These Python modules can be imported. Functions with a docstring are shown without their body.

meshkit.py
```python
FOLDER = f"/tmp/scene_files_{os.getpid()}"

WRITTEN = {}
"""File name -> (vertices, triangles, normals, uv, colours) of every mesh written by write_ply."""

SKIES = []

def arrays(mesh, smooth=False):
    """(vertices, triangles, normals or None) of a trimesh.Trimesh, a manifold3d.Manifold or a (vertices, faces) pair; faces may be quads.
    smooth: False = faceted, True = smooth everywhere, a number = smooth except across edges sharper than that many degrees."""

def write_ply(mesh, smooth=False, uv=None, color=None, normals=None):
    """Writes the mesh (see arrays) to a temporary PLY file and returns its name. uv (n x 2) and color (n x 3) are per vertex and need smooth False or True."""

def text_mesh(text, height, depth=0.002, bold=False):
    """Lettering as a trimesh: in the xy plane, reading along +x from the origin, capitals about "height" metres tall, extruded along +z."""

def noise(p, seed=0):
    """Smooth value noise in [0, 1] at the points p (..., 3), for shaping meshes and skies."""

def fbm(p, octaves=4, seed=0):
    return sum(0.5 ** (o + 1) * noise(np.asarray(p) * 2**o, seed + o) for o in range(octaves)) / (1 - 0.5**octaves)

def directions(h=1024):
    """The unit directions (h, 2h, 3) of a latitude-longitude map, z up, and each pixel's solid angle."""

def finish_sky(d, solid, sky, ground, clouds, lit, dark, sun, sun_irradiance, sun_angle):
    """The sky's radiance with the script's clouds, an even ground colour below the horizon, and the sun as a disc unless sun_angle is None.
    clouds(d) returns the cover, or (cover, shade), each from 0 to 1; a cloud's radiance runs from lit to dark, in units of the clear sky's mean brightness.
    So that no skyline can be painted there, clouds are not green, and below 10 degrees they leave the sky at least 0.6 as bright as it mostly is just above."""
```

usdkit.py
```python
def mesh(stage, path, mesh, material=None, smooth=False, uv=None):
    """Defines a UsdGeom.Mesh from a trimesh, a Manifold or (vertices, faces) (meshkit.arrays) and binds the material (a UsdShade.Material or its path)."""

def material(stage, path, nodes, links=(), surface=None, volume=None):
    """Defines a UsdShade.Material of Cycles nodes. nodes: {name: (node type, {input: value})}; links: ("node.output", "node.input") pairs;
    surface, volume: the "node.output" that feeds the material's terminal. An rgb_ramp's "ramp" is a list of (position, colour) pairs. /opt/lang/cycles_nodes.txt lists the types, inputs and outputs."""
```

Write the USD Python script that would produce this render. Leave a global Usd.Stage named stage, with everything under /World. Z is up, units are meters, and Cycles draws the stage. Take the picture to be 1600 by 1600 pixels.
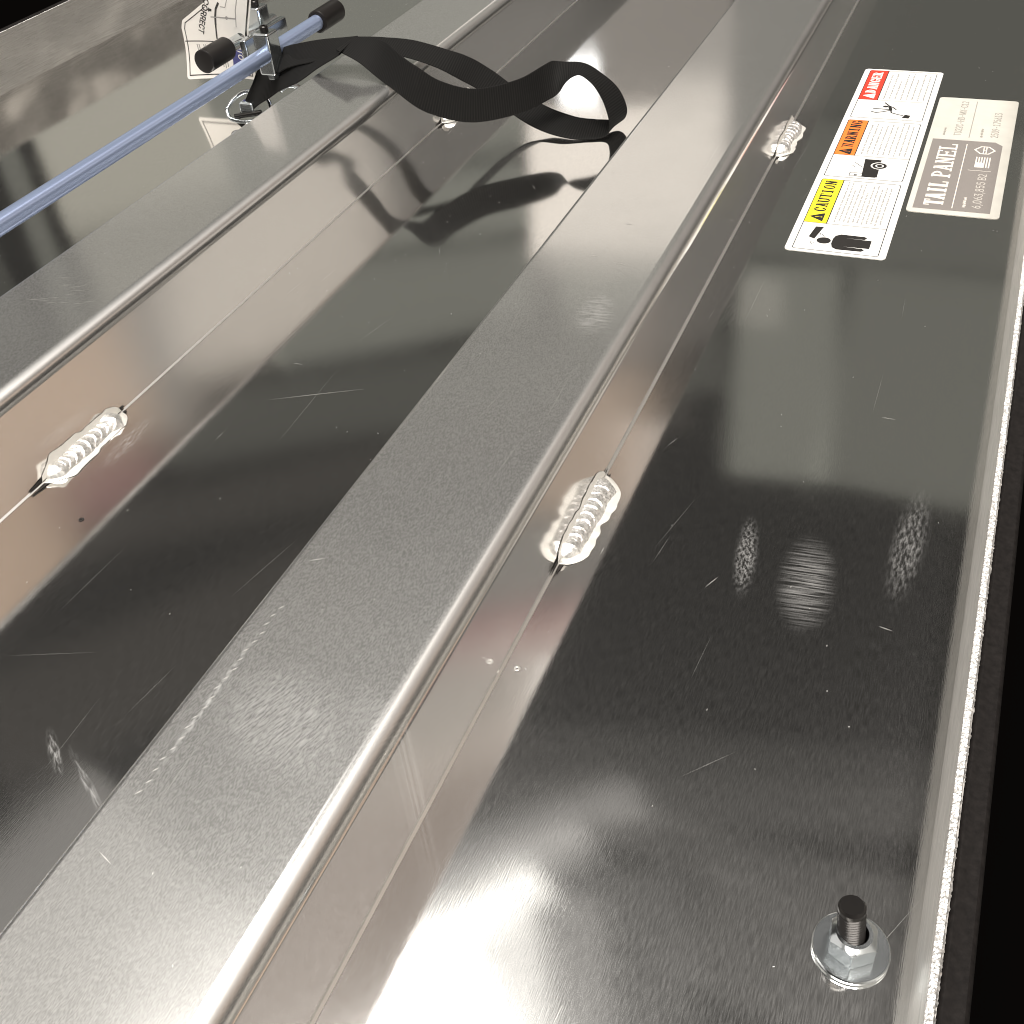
import math, random
import numpy as np, trimesh, usdkit, meshkit
from shapely.geometry import Polygon, LineString, Point, box as sbox
from shapely.ops import unary_union
from shapely import affinity
from pxr import Usd, UsdGeom, UsdLux, UsdShade, Gf, Sdf, Vt

stage = Usd.Stage.CreateInMemory()
UsdGeom.SetStageUpAxis(stage, UsdGeom.Tokens.z)
UsdGeom.SetStageMetersPerUnit(stage, 1.0)
UsdGeom.Xform.Define(stage, '/World')
UsdGeom.Scope.Define(stage, '/World/Looks')
rng = np.random.default_rng(7)

# ------------------------------------------------------------------ camera
cam = UsdGeom.Camera.Define(stage, '/World/camera')
RX, UP, BK = np.array([.92148, .37995, -.08067]), np.array([-.1918, .62571, .75611]), np.array([.33776, -.68127, .64945])
M = Gf.Matrix4d(*[float(x) for x in (*RX, 0, *UP, 0, *BK, 0, 0, 0, .336, 1)]).GetOrthonormalized()
cam.AddTransformOp().Set(M)
cam.CreateHorizontalApertureAttr(36.0); cam.CreateVerticalApertureAttr(36.0)
cam.CreateFocalLengthAttr(38.38)
cam.CreateClippingRangeAttr(Gf.Vec2f(.01, 100))
cam.CreateExposureAttr(0.0)

# ------------------------------------------------------------------ light: lamps, and light cards added for the surroundings the metal reflects
def patch(name, a0, a1, e0, e1, col, gain, dist=12.0, org=(-.2, .4, .03)):
    """A rectangular lamp covering azimuths a0..a1 (from +y towards +x) and elevations e0..e1 (degrees) as seen from the panel."""
    az, el = math.radians((a0 + a1) / 2), math.radians((e0 + e1) / 2)
    d = np.array([math.sin(az) * math.cos(el), math.cos(az) * math.cos(el), math.sin(el)])
    p = np.array(org) + d * dist
    right = np.array([math.cos(az), -math.sin(az), 0.0]); up = np.cross(d, right); up = up / np.linalg.norm(up)
    if up[2] < 0: up = -up
    z = d
    if np.dot(np.cross(right, up), z) < 0: right = -right
    L = UsdLux.RectLight.Define(stage, '/World/' + name)
    L.AddTransformOp().Set(Gf.Matrix4d(*[float(v) for v in (*right, 0, *up, 0, *z, 0, *p, 1)]))
    L.CreateWidthAttr(2 * dist * math.tan(math.radians(a1 - a0) / 2) * math.cos(el))
    L.CreateHeightAttr(2 * dist * math.tan(math.radians(e1 - e0) / 2))
    L.CreateIntensityAttr(gain * GAIN); L.CreateColorAttr(Gf.Vec3f(*col))
GAIN = 1.0
GREEN, CREAM, WARM, ORANGE, RED, GREY = (1, 1.0, .86), (1, .91, .81), (1, .82, .72), (1, .73, .54), (1, .48, .47), (1, .95, .89)
LIGHTS = [
    # overhead lamps; halo and ceiling cards are added to grade their reflection
    ('ceiling_lamp', -74, -31, 62.8, 80, (1, .97, .92), 8),
    ('ceiling_halo', -72, -27, 61.2, 62.9, (1, .97, .92), 1.6),
    ('ceiling_halo_001', -70, -22, 59.5, 61.4, (1, .96, .91), .38),
    ('ceiling_halo_002', -66, -17, 57.5, 59.6, (1, .96, .91), .20),
    ('ceiling_halo_003', -38, -27, 61.6, 76, (1, .97, .92), .8),
    ('ceiling_halo_004', -32, -20, 61.0, 76, (1, .96, .91), .2),
    ('ceiling_halo_005', -26, -11, 59.8, 76, (1, .96, .91), .08),
    ('ceiling_lamp_001', 120, 200, 50, 75, (1, .95, .88), 17),  # added fill behind the camera to brighten the labels
    ('ceiling_lamp_002', 16, 80, 67, 86, (1, .96, .91), 13),
    ('ceiling_glow', -40, 12, 53, 55.2, GREY, .03),
    ('ceiling_glow_002', -45, 14, 55.2, 57.5, GREY, .05),
    ('ceiling_glow_003', -21, 16, 57.6, 60, GREY, .06),
    ('ceiling_glow_004', -12, 20, 60, 66, GREY, .07),
    ('ceiling_glow_005', -66, -38, 40.5, 46.5, (1, .88, .76), .028),
    ('ceiling_glow_006', -60, -14, 36, 38.5, (1, .90, .78), .03),
    ('ceiling_glow_001', -95, -58, 47.5, 62, GREY, .22),
    # light cards standing in for the far wall, left and ahead
    ('far_wall', -40, -23.6, 26.1, 30.8, GREEN, .16),
    ('far_wall_006', -40, -23.6, 22.2, 25.6, GREEN, .20),
    ('far_wall_001', -40, -23.6, 12, 21.6, GREEN, .19),
    ('far_wall_007', -48.7, -40, 22.6, 30.0, (1, .95, .80), .22),
    ('far_wall_008', -48.7, -40, 12, 22.0, (1, .95, .80), .38),
    ('far_wall_002', -50.7, -49.6, 13, 30, GREEN, .13),
    ('far_wall_003', -75, -52.5, 14, 27, GREEN, .05),
    ('far_wall_004', -48, -12, 31.6, 35.5, GREEN, .06),
    ('far_window', -23.4, -12.3, 19.5, 27.6, CREAM, .95),  # light card for a bright window-like reflection on sheet and rib
    ('far_window_001', -22, -12.3, 28, 30.8, GREEN, .22),
    ('far_window_002', -21, -12.3, 12, 19.3, CREAM, .24),
    ('far_spot', -21.4, -19.2, 17.0, 19.4, (1, 1, 1), 2.0),
    ('far_wall_005', -11.2, -5, 27.5, 38.8, GREEN, .17),
    ('far_wall_011', -5, 7, 27.5, 38.8, GREEN, .125),
    ('far_wall_012', -11.4, -8.5, 28.3, 31, CREAM, .10),
    ('far_wall_009', -12, 8, 20.5, 27.3, GREEN, .10),
    ('far_wall_010', -12, 10, 10, 20.3, GREEN, .075),
    ('left_wall', -135, -85, 8, 55, GREY, .75),  # added light on the left, lifts the flange and rod
    # warm side to the right: added light cards for the webs to reflect
    ('side_lamp', 13, 26, 49, 58, (1, .95, .90), 1.6),
    ('side_lamp_001', 8.5, 19, 36, 49.5, (1, .92, .85), .45),
    ('side_wall', 30, 43.5, 18, 31, CREAM, .62),
    ('side_wall_001', 43.5, 46.5, 24, 34, GREY, .26),
    ('side_wall_002', 46.5, 62, 25, 33, ORANGE, .55),
    ('side_wall_003', 53.5, 75, 33.2, 42, ORANGE, .50),
    ('side_wall_004', 46.5, 53.3, 33.4, 37, RED, .25),
    ('side_wall_005', 17, 30, 33, 40.5, ORANGE, .38),
    ('side_wall_006', 16, 40, 41, 45, GREY, .15),
    ('side_wall_007', 16, 40, 45.2, 48, RED, .22),
    ('side_wall_008', 16, 75, 48.2, 54, CREAM, .34),
    ('side_wall_009', 16, 90, 54, 65, WARM, .30),
    ('side_wall_010', 17, 30, 14, 25, GREY, .13),
    ('side_wall_011', 9, 17, 14, 32, GREY, .07),
    ('side_wall_012', 17, 30, 25.2, 32.8, WARM, .2),
    ('side_wall_013', 62, 110, 20, 40, ORANGE, .3),
]
for l in LIGHTS: patch(*l)
dome = UsdLux.DomeLight.Define(stage, '/World/ambient_light')
dome.CreateIntensityAttr(1.0)
dm = usdkit.material(stage, '/World/Looks/ambient', {'b': ('background_shader', {'color': (1, .95, .88), 'strength': .027})}, [], surface='b.background')
UsdShade.MaterialBindingAPI.Apply(dome.GetPrim()).Bind(dm)

# ------------------------------------------------------------------ materials
MATS = {}
def metal(name, tint, r1, r2, hazy, streak=2.2e-5, wave=6e-4, wavescale=7.0, scuffs=(), sscale=(2600, 180, 2600), grain=(.25, 2.0), bend=False):
    n = {
        'g': ('geometry', {}),
        'm': ('mapping', {'scale': sscale}),
        'ns': ('noise_texture', {'scale': 1.0, 'detail': 3.0}),
        'nw': ('noise_texture', {'scale': wavescale, 'detail': 1.0}),
        'ng': ('noise_texture', {'scale': 34.0, 'detail': 5.0, 'roughness': .65}),
        'bw': ('bump', {'distance': wave, 'strength': 1.0}),
        'bs': ('bump', {'distance': streak, 'strength': 1.0}),
        'mr': ('map_range', {'from_min': .3, 'from_max': .7, 'to_min': r1 * .85, 'to_max': r1 * 1.2}),
        'mt': ('map_range', {'from_min': .3, 'from_max': .7, 'to_min': .92, 'to_max': 1.0}),
        'tint': ('mix_color', {'blend_type': 'multiply', 'fac': 1.0, 'a': tint}),
        'p1': ('principled_bsdf', {'metallic': 1.0, 'base_color': tint}),
        'p2': ('principled_bsdf', {'metallic': 1.0, 'base_color': tint, 'roughness': r2}),
        'mx': ('mix_closure', {'fac': hazy}),
    }
    l = [('g.position', 'm.vector'), ('m.vector', 'ns.vector'), ('g.position', 'nw.vector'), ('g.position', 'ng.vector'),
         ('nw.fac', 'bw.height'), ('ns.fac', 'bs.height'), ('bw.normal', 'bs.normal'), ('bs.normal', 'p1.normal'), ('bs.normal', 'p2.normal'),
         ('ng.fac', 'mr.value'), ('mr.result', 'p1.roughness'), ('ng.fac', 'mt.value'), ('p1.BSDF', 'mx.closure1'), ('p2.BSDF', 'mx.closure2')]
    out = 'mx.closure'
    n['mg'] = ('map_range', {'from_min': .38, 'from_max': .66, 'to_min': hazy * grain[0], 'to_max': hazy * grain[1], 'clamp': True})
    l += [('ns.fac', 'mg.value')]
    if bend:
        # the stretched skin of the bends is duller than the flats, the upright webs are brighter
        n['sx'] = ('separate_xyz', {})
        n['e1'] = ('map_range', {'range_type': 'smoothstep', 'from_min': .0, 'from_max': .55, 'to_min': 0, 'to_max': 1, 'clamp': True})
        n['e2'] = ('map_range', {'range_type': 'smoothstep', 'from_min': .55, 'from_max': 1.0, 'to_min': 1, 'to_max': 0, 'clamp': True})
        n['e3'] = ('math', {'math_type': 'multiply'}); n['e4'] = ('math', {'math_type': 'multiply_add', 'value2': .24}); n['e5'] = ('map_range', {'range_type': 'smoothstep', 'from_min': .80, 'from_max': .99, 'to_min': 1, 'to_max': .28, 'clamp': True}); n['e6'] = ('math', {'math_type': 'multiply'})
        l = [q for q in l if q != ('mr.result', 'p1.roughness')]
        l += [('g.normal', 'sx.vector'), ('sx.x', 'e1.value'), ('sx.x', 'e2.value'), ('e1.result', 'e3.value1'), ('e2.result', 'e3.value2'), ('e3.value', 'e4.value1'), ('mr.result', 'e4.value3'), ('e4.value', 'p1.roughness'),
              ('sx.x', 'e5.value'), ('mg.result', 'e6.value1'), ('e5.result', 'e6.value2'), ('e6.value', 'mx.fac')]
    else:
        l += [('mg.result', 'mx.fac')]
    if scuffs:
        n['p3'] = ('principled_bsdf', {'metallic': 1.0, 'base_color': (.97, .96, .95), 'roughness': .48})
        prev = None
        for k, (cx, cy, sx, sy, ang, fx, fy, amp) in enumerate(scuffs):
            a = math.radians(ang); c, s = math.cos(a), math.sin(a)
            # rotate by -ang about z, then scale: done with two mapping nodes
            n[f'ca{k}'] = ('mapping', {'location': (-cx, -cy, 0)})
            n[f'cb{k}'] = ('mapping', {'rotation': (0, 0, -a)})
            n[f'cc{k}'] = ('mapping', {'scale': (1 / sx, 1 / sy, 0)})
            n[f'cg{k}'] = ('gradient_texture', {'gradient_type': 'spherical'})
            n[f'cd{k}'] = ('mapping', {'scale': (fx, fy, 0)})
            n[f'cn{k}'] = ('noise_texture', {'scale': 1.0, 'detail': 2.0, 'roughness': .55})
            n[f'cr{k}'] = ('map_range', {'from_min': .40, 'from_max': .75, 'to_min': 0, 'to_max': amp, 'clamp': True})
            n[f'cm{k}'] = ('math', {'math_type': 'multiply', 'use_clamp': True})
            n[f'ck{k}'] = ('map_range', {'range_type': 'smoothstep', 'from_min': 0, 'from_max': .8, 'to_min': 0, 'to_max': 1, 'clamp': True})
            l += [('g.position', f'ca{k}.vector'), (f'ca{k}.vector', f'cb{k}.vector'), (f'cb{k}.vector', f'cc{k}.vector'), (f'cc{k}.vector', f'cg{k}.vector'),
                  (f'cb{k}.vector', f'cd{k}.vector'), (f'cd{k}.vector', f'cn{k}.vector'), (f'cn{k}.fac', f'cr{k}.value'),
                  (f'cg{k}.fac', f'ck{k}.value'), (f'ck{k}.result', f'cm{k}.value1'), (f'cr{k}.result', f'cm{k}.value2')]
            if prev is None: prev = f'cm{k}.value'
            else:
                n[f'cs{k}'] = ('math', {'math_type': 'maximum'})
                l += [(prev, f'cs{k}.value1'), (f'cm{k}.value', f'cs{k}.value2')]; prev = f'cs{k}.value'
        n['mx2'] = ('mix_closure', {})
        l += [('bs.normal', 'p3.normal'), (prev, 'mx2.fac'), (out, 'mx2.closure1'), ('p3.BSDF', 'mx2.closure2')]
        out = 'mx2.closure'
    MATS[name] = usdkit.material(stage, '/World/Looks/' + name, n, l, surface=out)

def plain(name, col, rough=.5, metallic=0.0, spec=.5, bump=0.0, bscale=800.0, vary=0.0, coat=0.0):
    n = {'p': ('principled_bsdf', {'base_color': col, 'roughness': rough, 'metallic': metallic, 'specular_ior_level': spec, 'coat_weight': coat})}; l = []
    if bump or vary:
        n['g'] = ('geometry', {}); n['n'] = ('noise_texture', {'scale': bscale, 'detail': 4.0, 'roughness': .6}); l += [('g.position', 'n.vector')]
    if bump:
        n['b'] = ('bump', {'distance': bump, 'strength': 1.0}); l += [('n.fac', 'b.height'), ('b.normal', 'p.normal')]
    if vary:
        n['r'] = ('rgb_ramp', {'ramp': [(.3, tuple(c * (1 - vary) for c in col)), (.7, tuple(min(1, c * (1 + vary)) for c in col))]})
        l += [('n.fac', 'r.fac'), ('r.color', 'p.base_color')]
    MATS[name] = usdkit.material(stage, '/World/Looks/' + name, n, l, surface='p.BSDF')

ALU = (.86, .85, .83)
metal('sheet_aluminium', ALU, .065, .30, .075, streak=.7e-5, wave=7e-4, wavescale=4.5, grain=(.45, 1.6), scuffs=[
    (-.0359, .3469, .014, .034, 6, 45, 900, .6), (-.0640, .3560, .0060, .030, 8, 800, 380, .6), (.0013, .3839, .009, .045, -2, 700, 200, .40),
    (-.3958, .3452, .008, .030, 4, 900, 200, .35), (-.293, .1652, .003, .016, 50, 900, 200, .6), (-.268, .156, .0022, .030, 58, 900, 120, .5)])
metal('rib_aluminium', ALU, .10, .46, .37, streak=.75e-5, bend=True, grain=(.78, 1.25), sscale=(3000, 800, 3000), scuffs=[
    (-.1808, .1762, .036, .026, -20, 1500, 210, .42), (-.150, .186, .020, .014, -18, 1500, 260, .25), (-.1646, .4485, .012, .024, 10, 110, 600, .7),
    (-.2085, .1750, .0016, .040, 2, 500, 300, .9)])
metal('flange_aluminium', (.90, .88, .85), .18, .52, .62, streak=.5e-5, wave=2.2e-3, wavescale=13.0, grain=(.75, 1.25), sscale=(900, 60, 2600))
metal('far_flange_aluminium', (.84, .82, .78), .16, .50, .33, streak=.5e-5, wave=3.2e-3, wavescale=15.0, grain=(.8, 1.2), sscale=(900, 50, 2600))
metal('raw_cut_aluminium', (.95, .94, .92), .40, .6, .5, streak=1e-4, sscale=(900, 900, 900))
metal('weld_metal', (.95, .94, .92), .30, .55, .5, streak=6e-5, sscale=(900, 900, 900))
plain('weld_cleaned_zone', (.74, .72, .68), .45, .5, bump=2.0e-4, bscale=700)
plain('soot', (.015, .012, .010), .8)
plain('scratch_bright', (.80, .79, .77), .45, 1.0)
plain('zinc', (.78, .82, .84), .16, 1.0, bump=2.5e-5, bscale=900)
plain('zinc_rod', (.56, .68, .98), .27, .80, bump=1.5e-5, bscale=1500)
plain('black_oxide', (.025, .023, .022), .26, .6)
plain('black_rubber', (.010, .0085, .008), .36, spec=.35, bump=4e-5, bscale=900)
plain('seal_rubber', (.010, .0085, .008), .7, spec=.12, bump=1.5e-4, bscale=420, vary=.35)
plain('matte_black', (.0016, .0014, .0013), .95, spec=.0)
plain('white_vinyl', (.83, .82, .80), .35)
plain('tag_white', (.80, .77, .73), .38)
plain('print_black', (.018, .016, .015), .45)
plain('print_grey', (.30, .29, .28), .5)
plain('print_red', (.68, .045, .025), .42)
plain('print_orange', (.83, .20, .035), .42)
plain('print_yellow', (.86, .74, .03), .42)
plain('print_blue', (.03, .035, .20), .42)
plain('silver_film', (.70, .675, .615), .42, .25, vary=.06, bscale=45)
plain('film_grey', (.27, .245, .23), .42, .2)
plain('film_pale', (.72, .68, .62), .45)
plain('film_faint', (.50, .47, .43), .45)
plain('film_print', (.30, .28, .25), .45)
plain('wall_black', (.004, .004, .004), .9, spec=.05)
plain('brass', (.55, .45, .28), .25, 1.0)
n = {'u': ('uvmap', {'attribute': 'st'}), 'w': ('wave_texture', {'wave_type': 'bands', 'bands_direction': 'x', 'scale': 1.0}), 'nn': ('noise_texture', {'scale': 500.0}),
     'g': ('geometry', {}), 'b': ('bump', {'distance': 1.2e-4, 'strength': 1.0}), 'r': ('rgb_ramp', {'ramp': [(0, (.004, .004, .004)), (1, (.011, .0105, .010))]}),
     'p': ('principled_bsdf', {'roughness': .75, 'specular_ior_level': .15})}
MATS['webbing'] = usdkit.material(stage, '/World/Looks/webbing', n, [('u.UV', 'w.vector'), ('w.fac', 'b.height'), ('w.fac', 'r.fac'), ('r.color', 'p.base_color'), ('b.normal', 'p.normal')], surface='p.BSDF')

# ------------------------------------------------------------------ helpers
USED = {}
def uniq(parent, name):
    k = (parent, name); c = USED.get(k, 0); USED[k] = c + 1
    return f'{parent}/{name}' + (f'_{c:03d}' if c else '')
def props(prim, label=None, category=None, group=None, kind=None):
    for k, v in (('label', label), ('category', category), ('group', group), ('kind', kind)):
        if v: prim.SetCustomDataByKey(k, v)
def thing(name, loc, label, category, group=None):
    x = UsdGeom.Xform.Define(stage, uniq('/World', name)); x.AddTranslateOp().Set(Gf.Vec3d(*loc))
    props(x.GetPrim(), label, category, group); return str(x.GetPath()), np.array(loc, float)
def part(parent, name, mesh, mat, smooth=False, label=None, kind=None, uv=None, loc=None):
    """A mesh given in world coordinates, defined under parent (path, base point)."""
    path, base = parent if isinstance(parent, tuple) else (parent, np.zeros(3))
    if isinstance(mesh, trimesh.Trimesh): v, f = np.array(mesh.vertices), np.array(mesh.faces)
    else: v, f = np.array(mesh[0], float), np.array(mesh[1], int)
    pth = uniq(path, name)
    m = usdkit.mesh(stage, pth, (v - base, f), MATS[mat], smooth=smooth, uv=uv)
    props(m.GetPrim(), label, kind=kind)
    return (pth, base)
def sub(p): return p
def cat(ms): return trimesh.util.concatenate([m for m in ms if m is not None])
def extr(poly, d):
    gs = [g for g in getattr(poly, 'geoms', [poly]) if g.geom_type == 'Polygon' and g.area > 0]
    return cat([trimesh.creation.extrude_polygon(g, d, engine='earcut') for g in gs])
def profile_y(pts, y0, y1, ny=1):
    """A closed profile (x, z) swept along y."""
    pts = np.array(pts, float); n = len(pts)
    ys = np.linspace(y0, y1, ny + 1)
    v = np.vstack([np.c_[pts[:, 0], np.full(n, y), pts[:, 1]] for y in ys]); f = []
    for k in range(ny):
        a = k * n
        for i in range(n):
            j = (i + 1) % n
            f += [[a + i, a + j, a + n + j], [a + i, a + n + j, a + n + i]]
    caps = trimesh.creation.triangulate_polygon(Polygon(pts), engine='earcut')
    m = trimesh.Trimesh(v, f, process=False)
    m2 = trimesh.creation.extrude_polygon(Polygon(pts), 1, engine='earcut')
    c = trimesh.Trimesh(np.array([[p[0], y0, p[1]] for p in caps[0]]), caps[1], process=False)
    c2 = trimesh.Trimesh(np.array([[p[0], y1, p[1]] for p in caps[0]]), caps[1][:, ::-1], process=False)
    m.fix_normals()
    return cat([m, c, c2])
def arc(cx, cz, r, a0, a1, n=8):
    return [(cx + r * math.cos(math.radians(a)), cz + r * math.sin(math.radians(a))) for a in np.linspace(a0, a1, n + 1)]
def cyl(p, q, r, n=32, cap=True):
    return trimesh.creation.cylinder(radius=r, segment=[p, q], sections=n)
def lathe(prof, p, axis=(0, 0, 1), n=40):
    """Revolve (r, h) about an axis from point p."""
    m = trimesh.creation.revolve(np.array(prof, float), sections=n)
    T = trimesh.geometry.align_vectors([0, 0, 1], np.array(axis, float)); T[:3, 3] = p
    m.apply_transform(T); return m
def tube(pts, r, n=10):
    pts = np.array(pts, float); t = np.gradient(pts, axis=0); t /= np.linalg.norm(t, axis=1)[:, None]
    u = np.cross(t[0], [.3, .2, .9]); u /= np.linalg.norm(u); v, f = [], []
    for k in range(len(pts)):
        u = u - t[k] * (u @ t[k]); u /= np.linalg.norm(u); w = np.cross(t[k], u)
        for i in range(n):
            a = 2 * math.pi * i / n; v.append(pts[k] + r * (u * math.cos(a) + w * math.sin(a)))
    for k in range(len(pts) - 1):
        for i in range(n):
            j = (i + 1) % n; f += [[k * n + i, k * n + j, (k + 1) * n + j], [k * n + i, (k + 1) * n + j, (k + 1) * n + i]]
    c0, c1 = len(v), len(v) + 1; v += [pts[0], pts[-1]]
    for i in range(n):
        j = (i + 1) % n; f += [[c0, j, i], [c1, (len(pts) - 1) * n + i, (len(pts) - 1) * n + j]]
    return trimesh.Trimesh(np.array(v), np.array(f), process=False)
def spline(c, n):
    c = np.array(c, float); P = np.vstack([2 * c[0] - c[1], c, 2 * c[-1] - c[-2]]); out = []
    m = len(c) - 1
    for s in np.linspace(0, m, n):
        k = min(int(s), m - 1); t = s - k; a, b, d, e = P[k], P[k + 1], P[k + 2], P[k + 3]
        out.append(.5 * (2 * b + (d - a) * t + (2 * a - 5 * b + 4 * d - e) * t * t + (3 * b - a - 3 * d + e) * t ** 3))
    return np.array(out)
def rbox(c, s, r, k=3):
    """A box with rounded edges."""
    import manifold3d
    s = np.array(s) / 2 - r; b = manifold3d.Manifold.sphere(r, 16)
    m = manifold3d.Manifold.batch_hull([b.translate((float(c[0] + i * s[0]), float(c[1] + j * s[1]), float(c[2] + l * s[2]))) for i in (-1, 1) for j in (-1, 1) for l in (-1, 1)])
    mm = m.to_mesh(); return trimesh.Trimesh(mm.vert_properties[:, :3], mm.tri_verts, process=False)

# ------------------------------------------------------------------ the ground around and below the panel
def floor_mesh(x0, x1, y0, y1, z):
    return trimesh.Trimesh([[x0, y0, z], [x1, y0, z], [x1, y1, z], [x0, y1, z]], [[0, 1, 2], [0, 2, 3]], process=False)
p = part('/World', 'ground', floor_mesh(-2.6, 1.6, -1.0, 3.2, -.25), 'matte_black')
props(stage.GetPrimAtPath(p[0]), 'dark matte ground beneath and beyond the aluminium panel', 'ground', kind='structure')

# ------------------------------------------------------------------ the aluminium panel
PAN = thing('aluminium_panel', (-.42, .5, 0), 'bare aluminium panel with two raised ribs, weld beads and upturned side flanges, lying underside up', 'panel')
Y0, Y1, XL, XR, H = -.12, 1.75, -.876, .0276, .054
sheet = part(PAN, 'sheet', profile_y([(XL, -.003), (XR, -.003), (XR, 0), (XL, 0)], Y0, Y1), 'sheet_aluminium')

RIBW, FH = .0772, .0487
RIBX = [-.2188, -.4945]
def rib_profile(x):
    r, b = .0084, .0011
    a = x + RIBW
    return ([(a - .002, 0), (a + .0010, .0), (a + .0010, .0002), (a, .0010)] + arc(a - r, H - r, r, 0, 90, 12) + arc(x + r * .4, H - r * .4, r * .4, 90, 180, 10) + arc(x + b, b, b, 180, 270, 4))
ribs = []
for k, x in enumerate(RIBX):
    ribs.append(part(PAN, 'stiffener_rib', profile_y([(q[0], q[1] + .0001) for q in rib_profile(x)], Y0 + .02, Y1 - .02, 24), 'rib_aluminium', smooth=32,
                     label=['wide hat rib with a scuffed matt top, nearer the stickers', 'second hat rib, crossed by the black strap'][k]))

# side flanges, their sawn top edges and rubber seals
part(PAN, 'side_flange', profile_y([(XR, -.004), (XR + .0028, -.004), (XR + .0028, FH - .0006), (XR, FH)], Y0, Y1), 'flange_aluminium', label='upturned side flange beside the stickers and the bolt')
part(PAN, 'side_flange', profile_y([(XL - .0028, -.004), (XL, -.004), (XL, FH), (XL - .0028, FH - .0006)], Y0, Y1), 'far_flange_aluminium', label='far side flange behind the rods')
def raw_edge(xa, xb, outer):
    ys = np.arange(Y0, Y1, .0005); n = len(ys); m = 6
    xs = np.linspace(xa, xb, m); P = np.zeros((n, m, 3))
    for j in range(m):
        z = FH + .00025 + .0004 * (meshkit.noise(np.c_[ys * 1300, np.full(n, j * 1.7), np.zeros(n)], 3) - .5) + .0004 * (meshkit.noise(np.c_[ys * 2300, np.full(n, j * 2.9), np.zeros(n)], 9) - .5)
        x = np.full(n, xs[j])
        if j == (m - 1 if outer > 0 else 0):
            x = x + outer * .0008 * (meshkit.noise(np.c_[ys * 1100, np.zeros(n), np.zeros(n)], 5) - .35); z = z - .0007
        P[:, j] = np.c_[x, ys, z]
    v = P.reshape(-1, 3); f = []
    idx = np.arange(n * m).reshape(n, m)
    a, b, c, d = idx[:-1, :-1].ravel(), idx[:-1, 1:].ravel(), idx[1:, 1:].ravel(), idx[1:, :-1].ravel()
    f = np.vstack([np.c_[a, b, c], np.c_[a, c, d]])
    return v, f
part(PAN, 'sawn_edge', raw_edge(XR + .0001, XR + .0026, 1), 'raw_cut_aluminium', label='rough bright sawn top edge of the flange by the bolt')
part(PAN, 'sawn_edge', raw_edge(XL - .0012, XL - .0001, -1), 'raw_cut_aluminium', label='thin sawn top edge of the far flange')
def seal(x0, x1, flip):
    w = x1 - x0; zt = FH - .0012
    pts = [(x0, -.006), (x1, -.006)] + arc(x1 - .003, zt - .003, .003, 0, 60, 5) + [(x0 + w * .45, zt - .0007)] + arc(x0 + .0015, zt - .0012, .0015, 90, 180, 5)
    if flip: pts = [(x0 + x1 - q[0], q[1]) for q in pts][::-1]
    return profile_y(pts, Y0, Y1, 2)
part(PAN, 'rubber_seal', seal(XR + .0029, XR + .0112, False), 'seal_rubber', smooth=35, label='black rubber seal outside the flange by the bolt')
part(PAN, 'rubber_seal', seal(XL - .016, XL - .0029, True), 'seal_rubber', smooth=35, label='black rubber seal outside the far flange')

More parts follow.
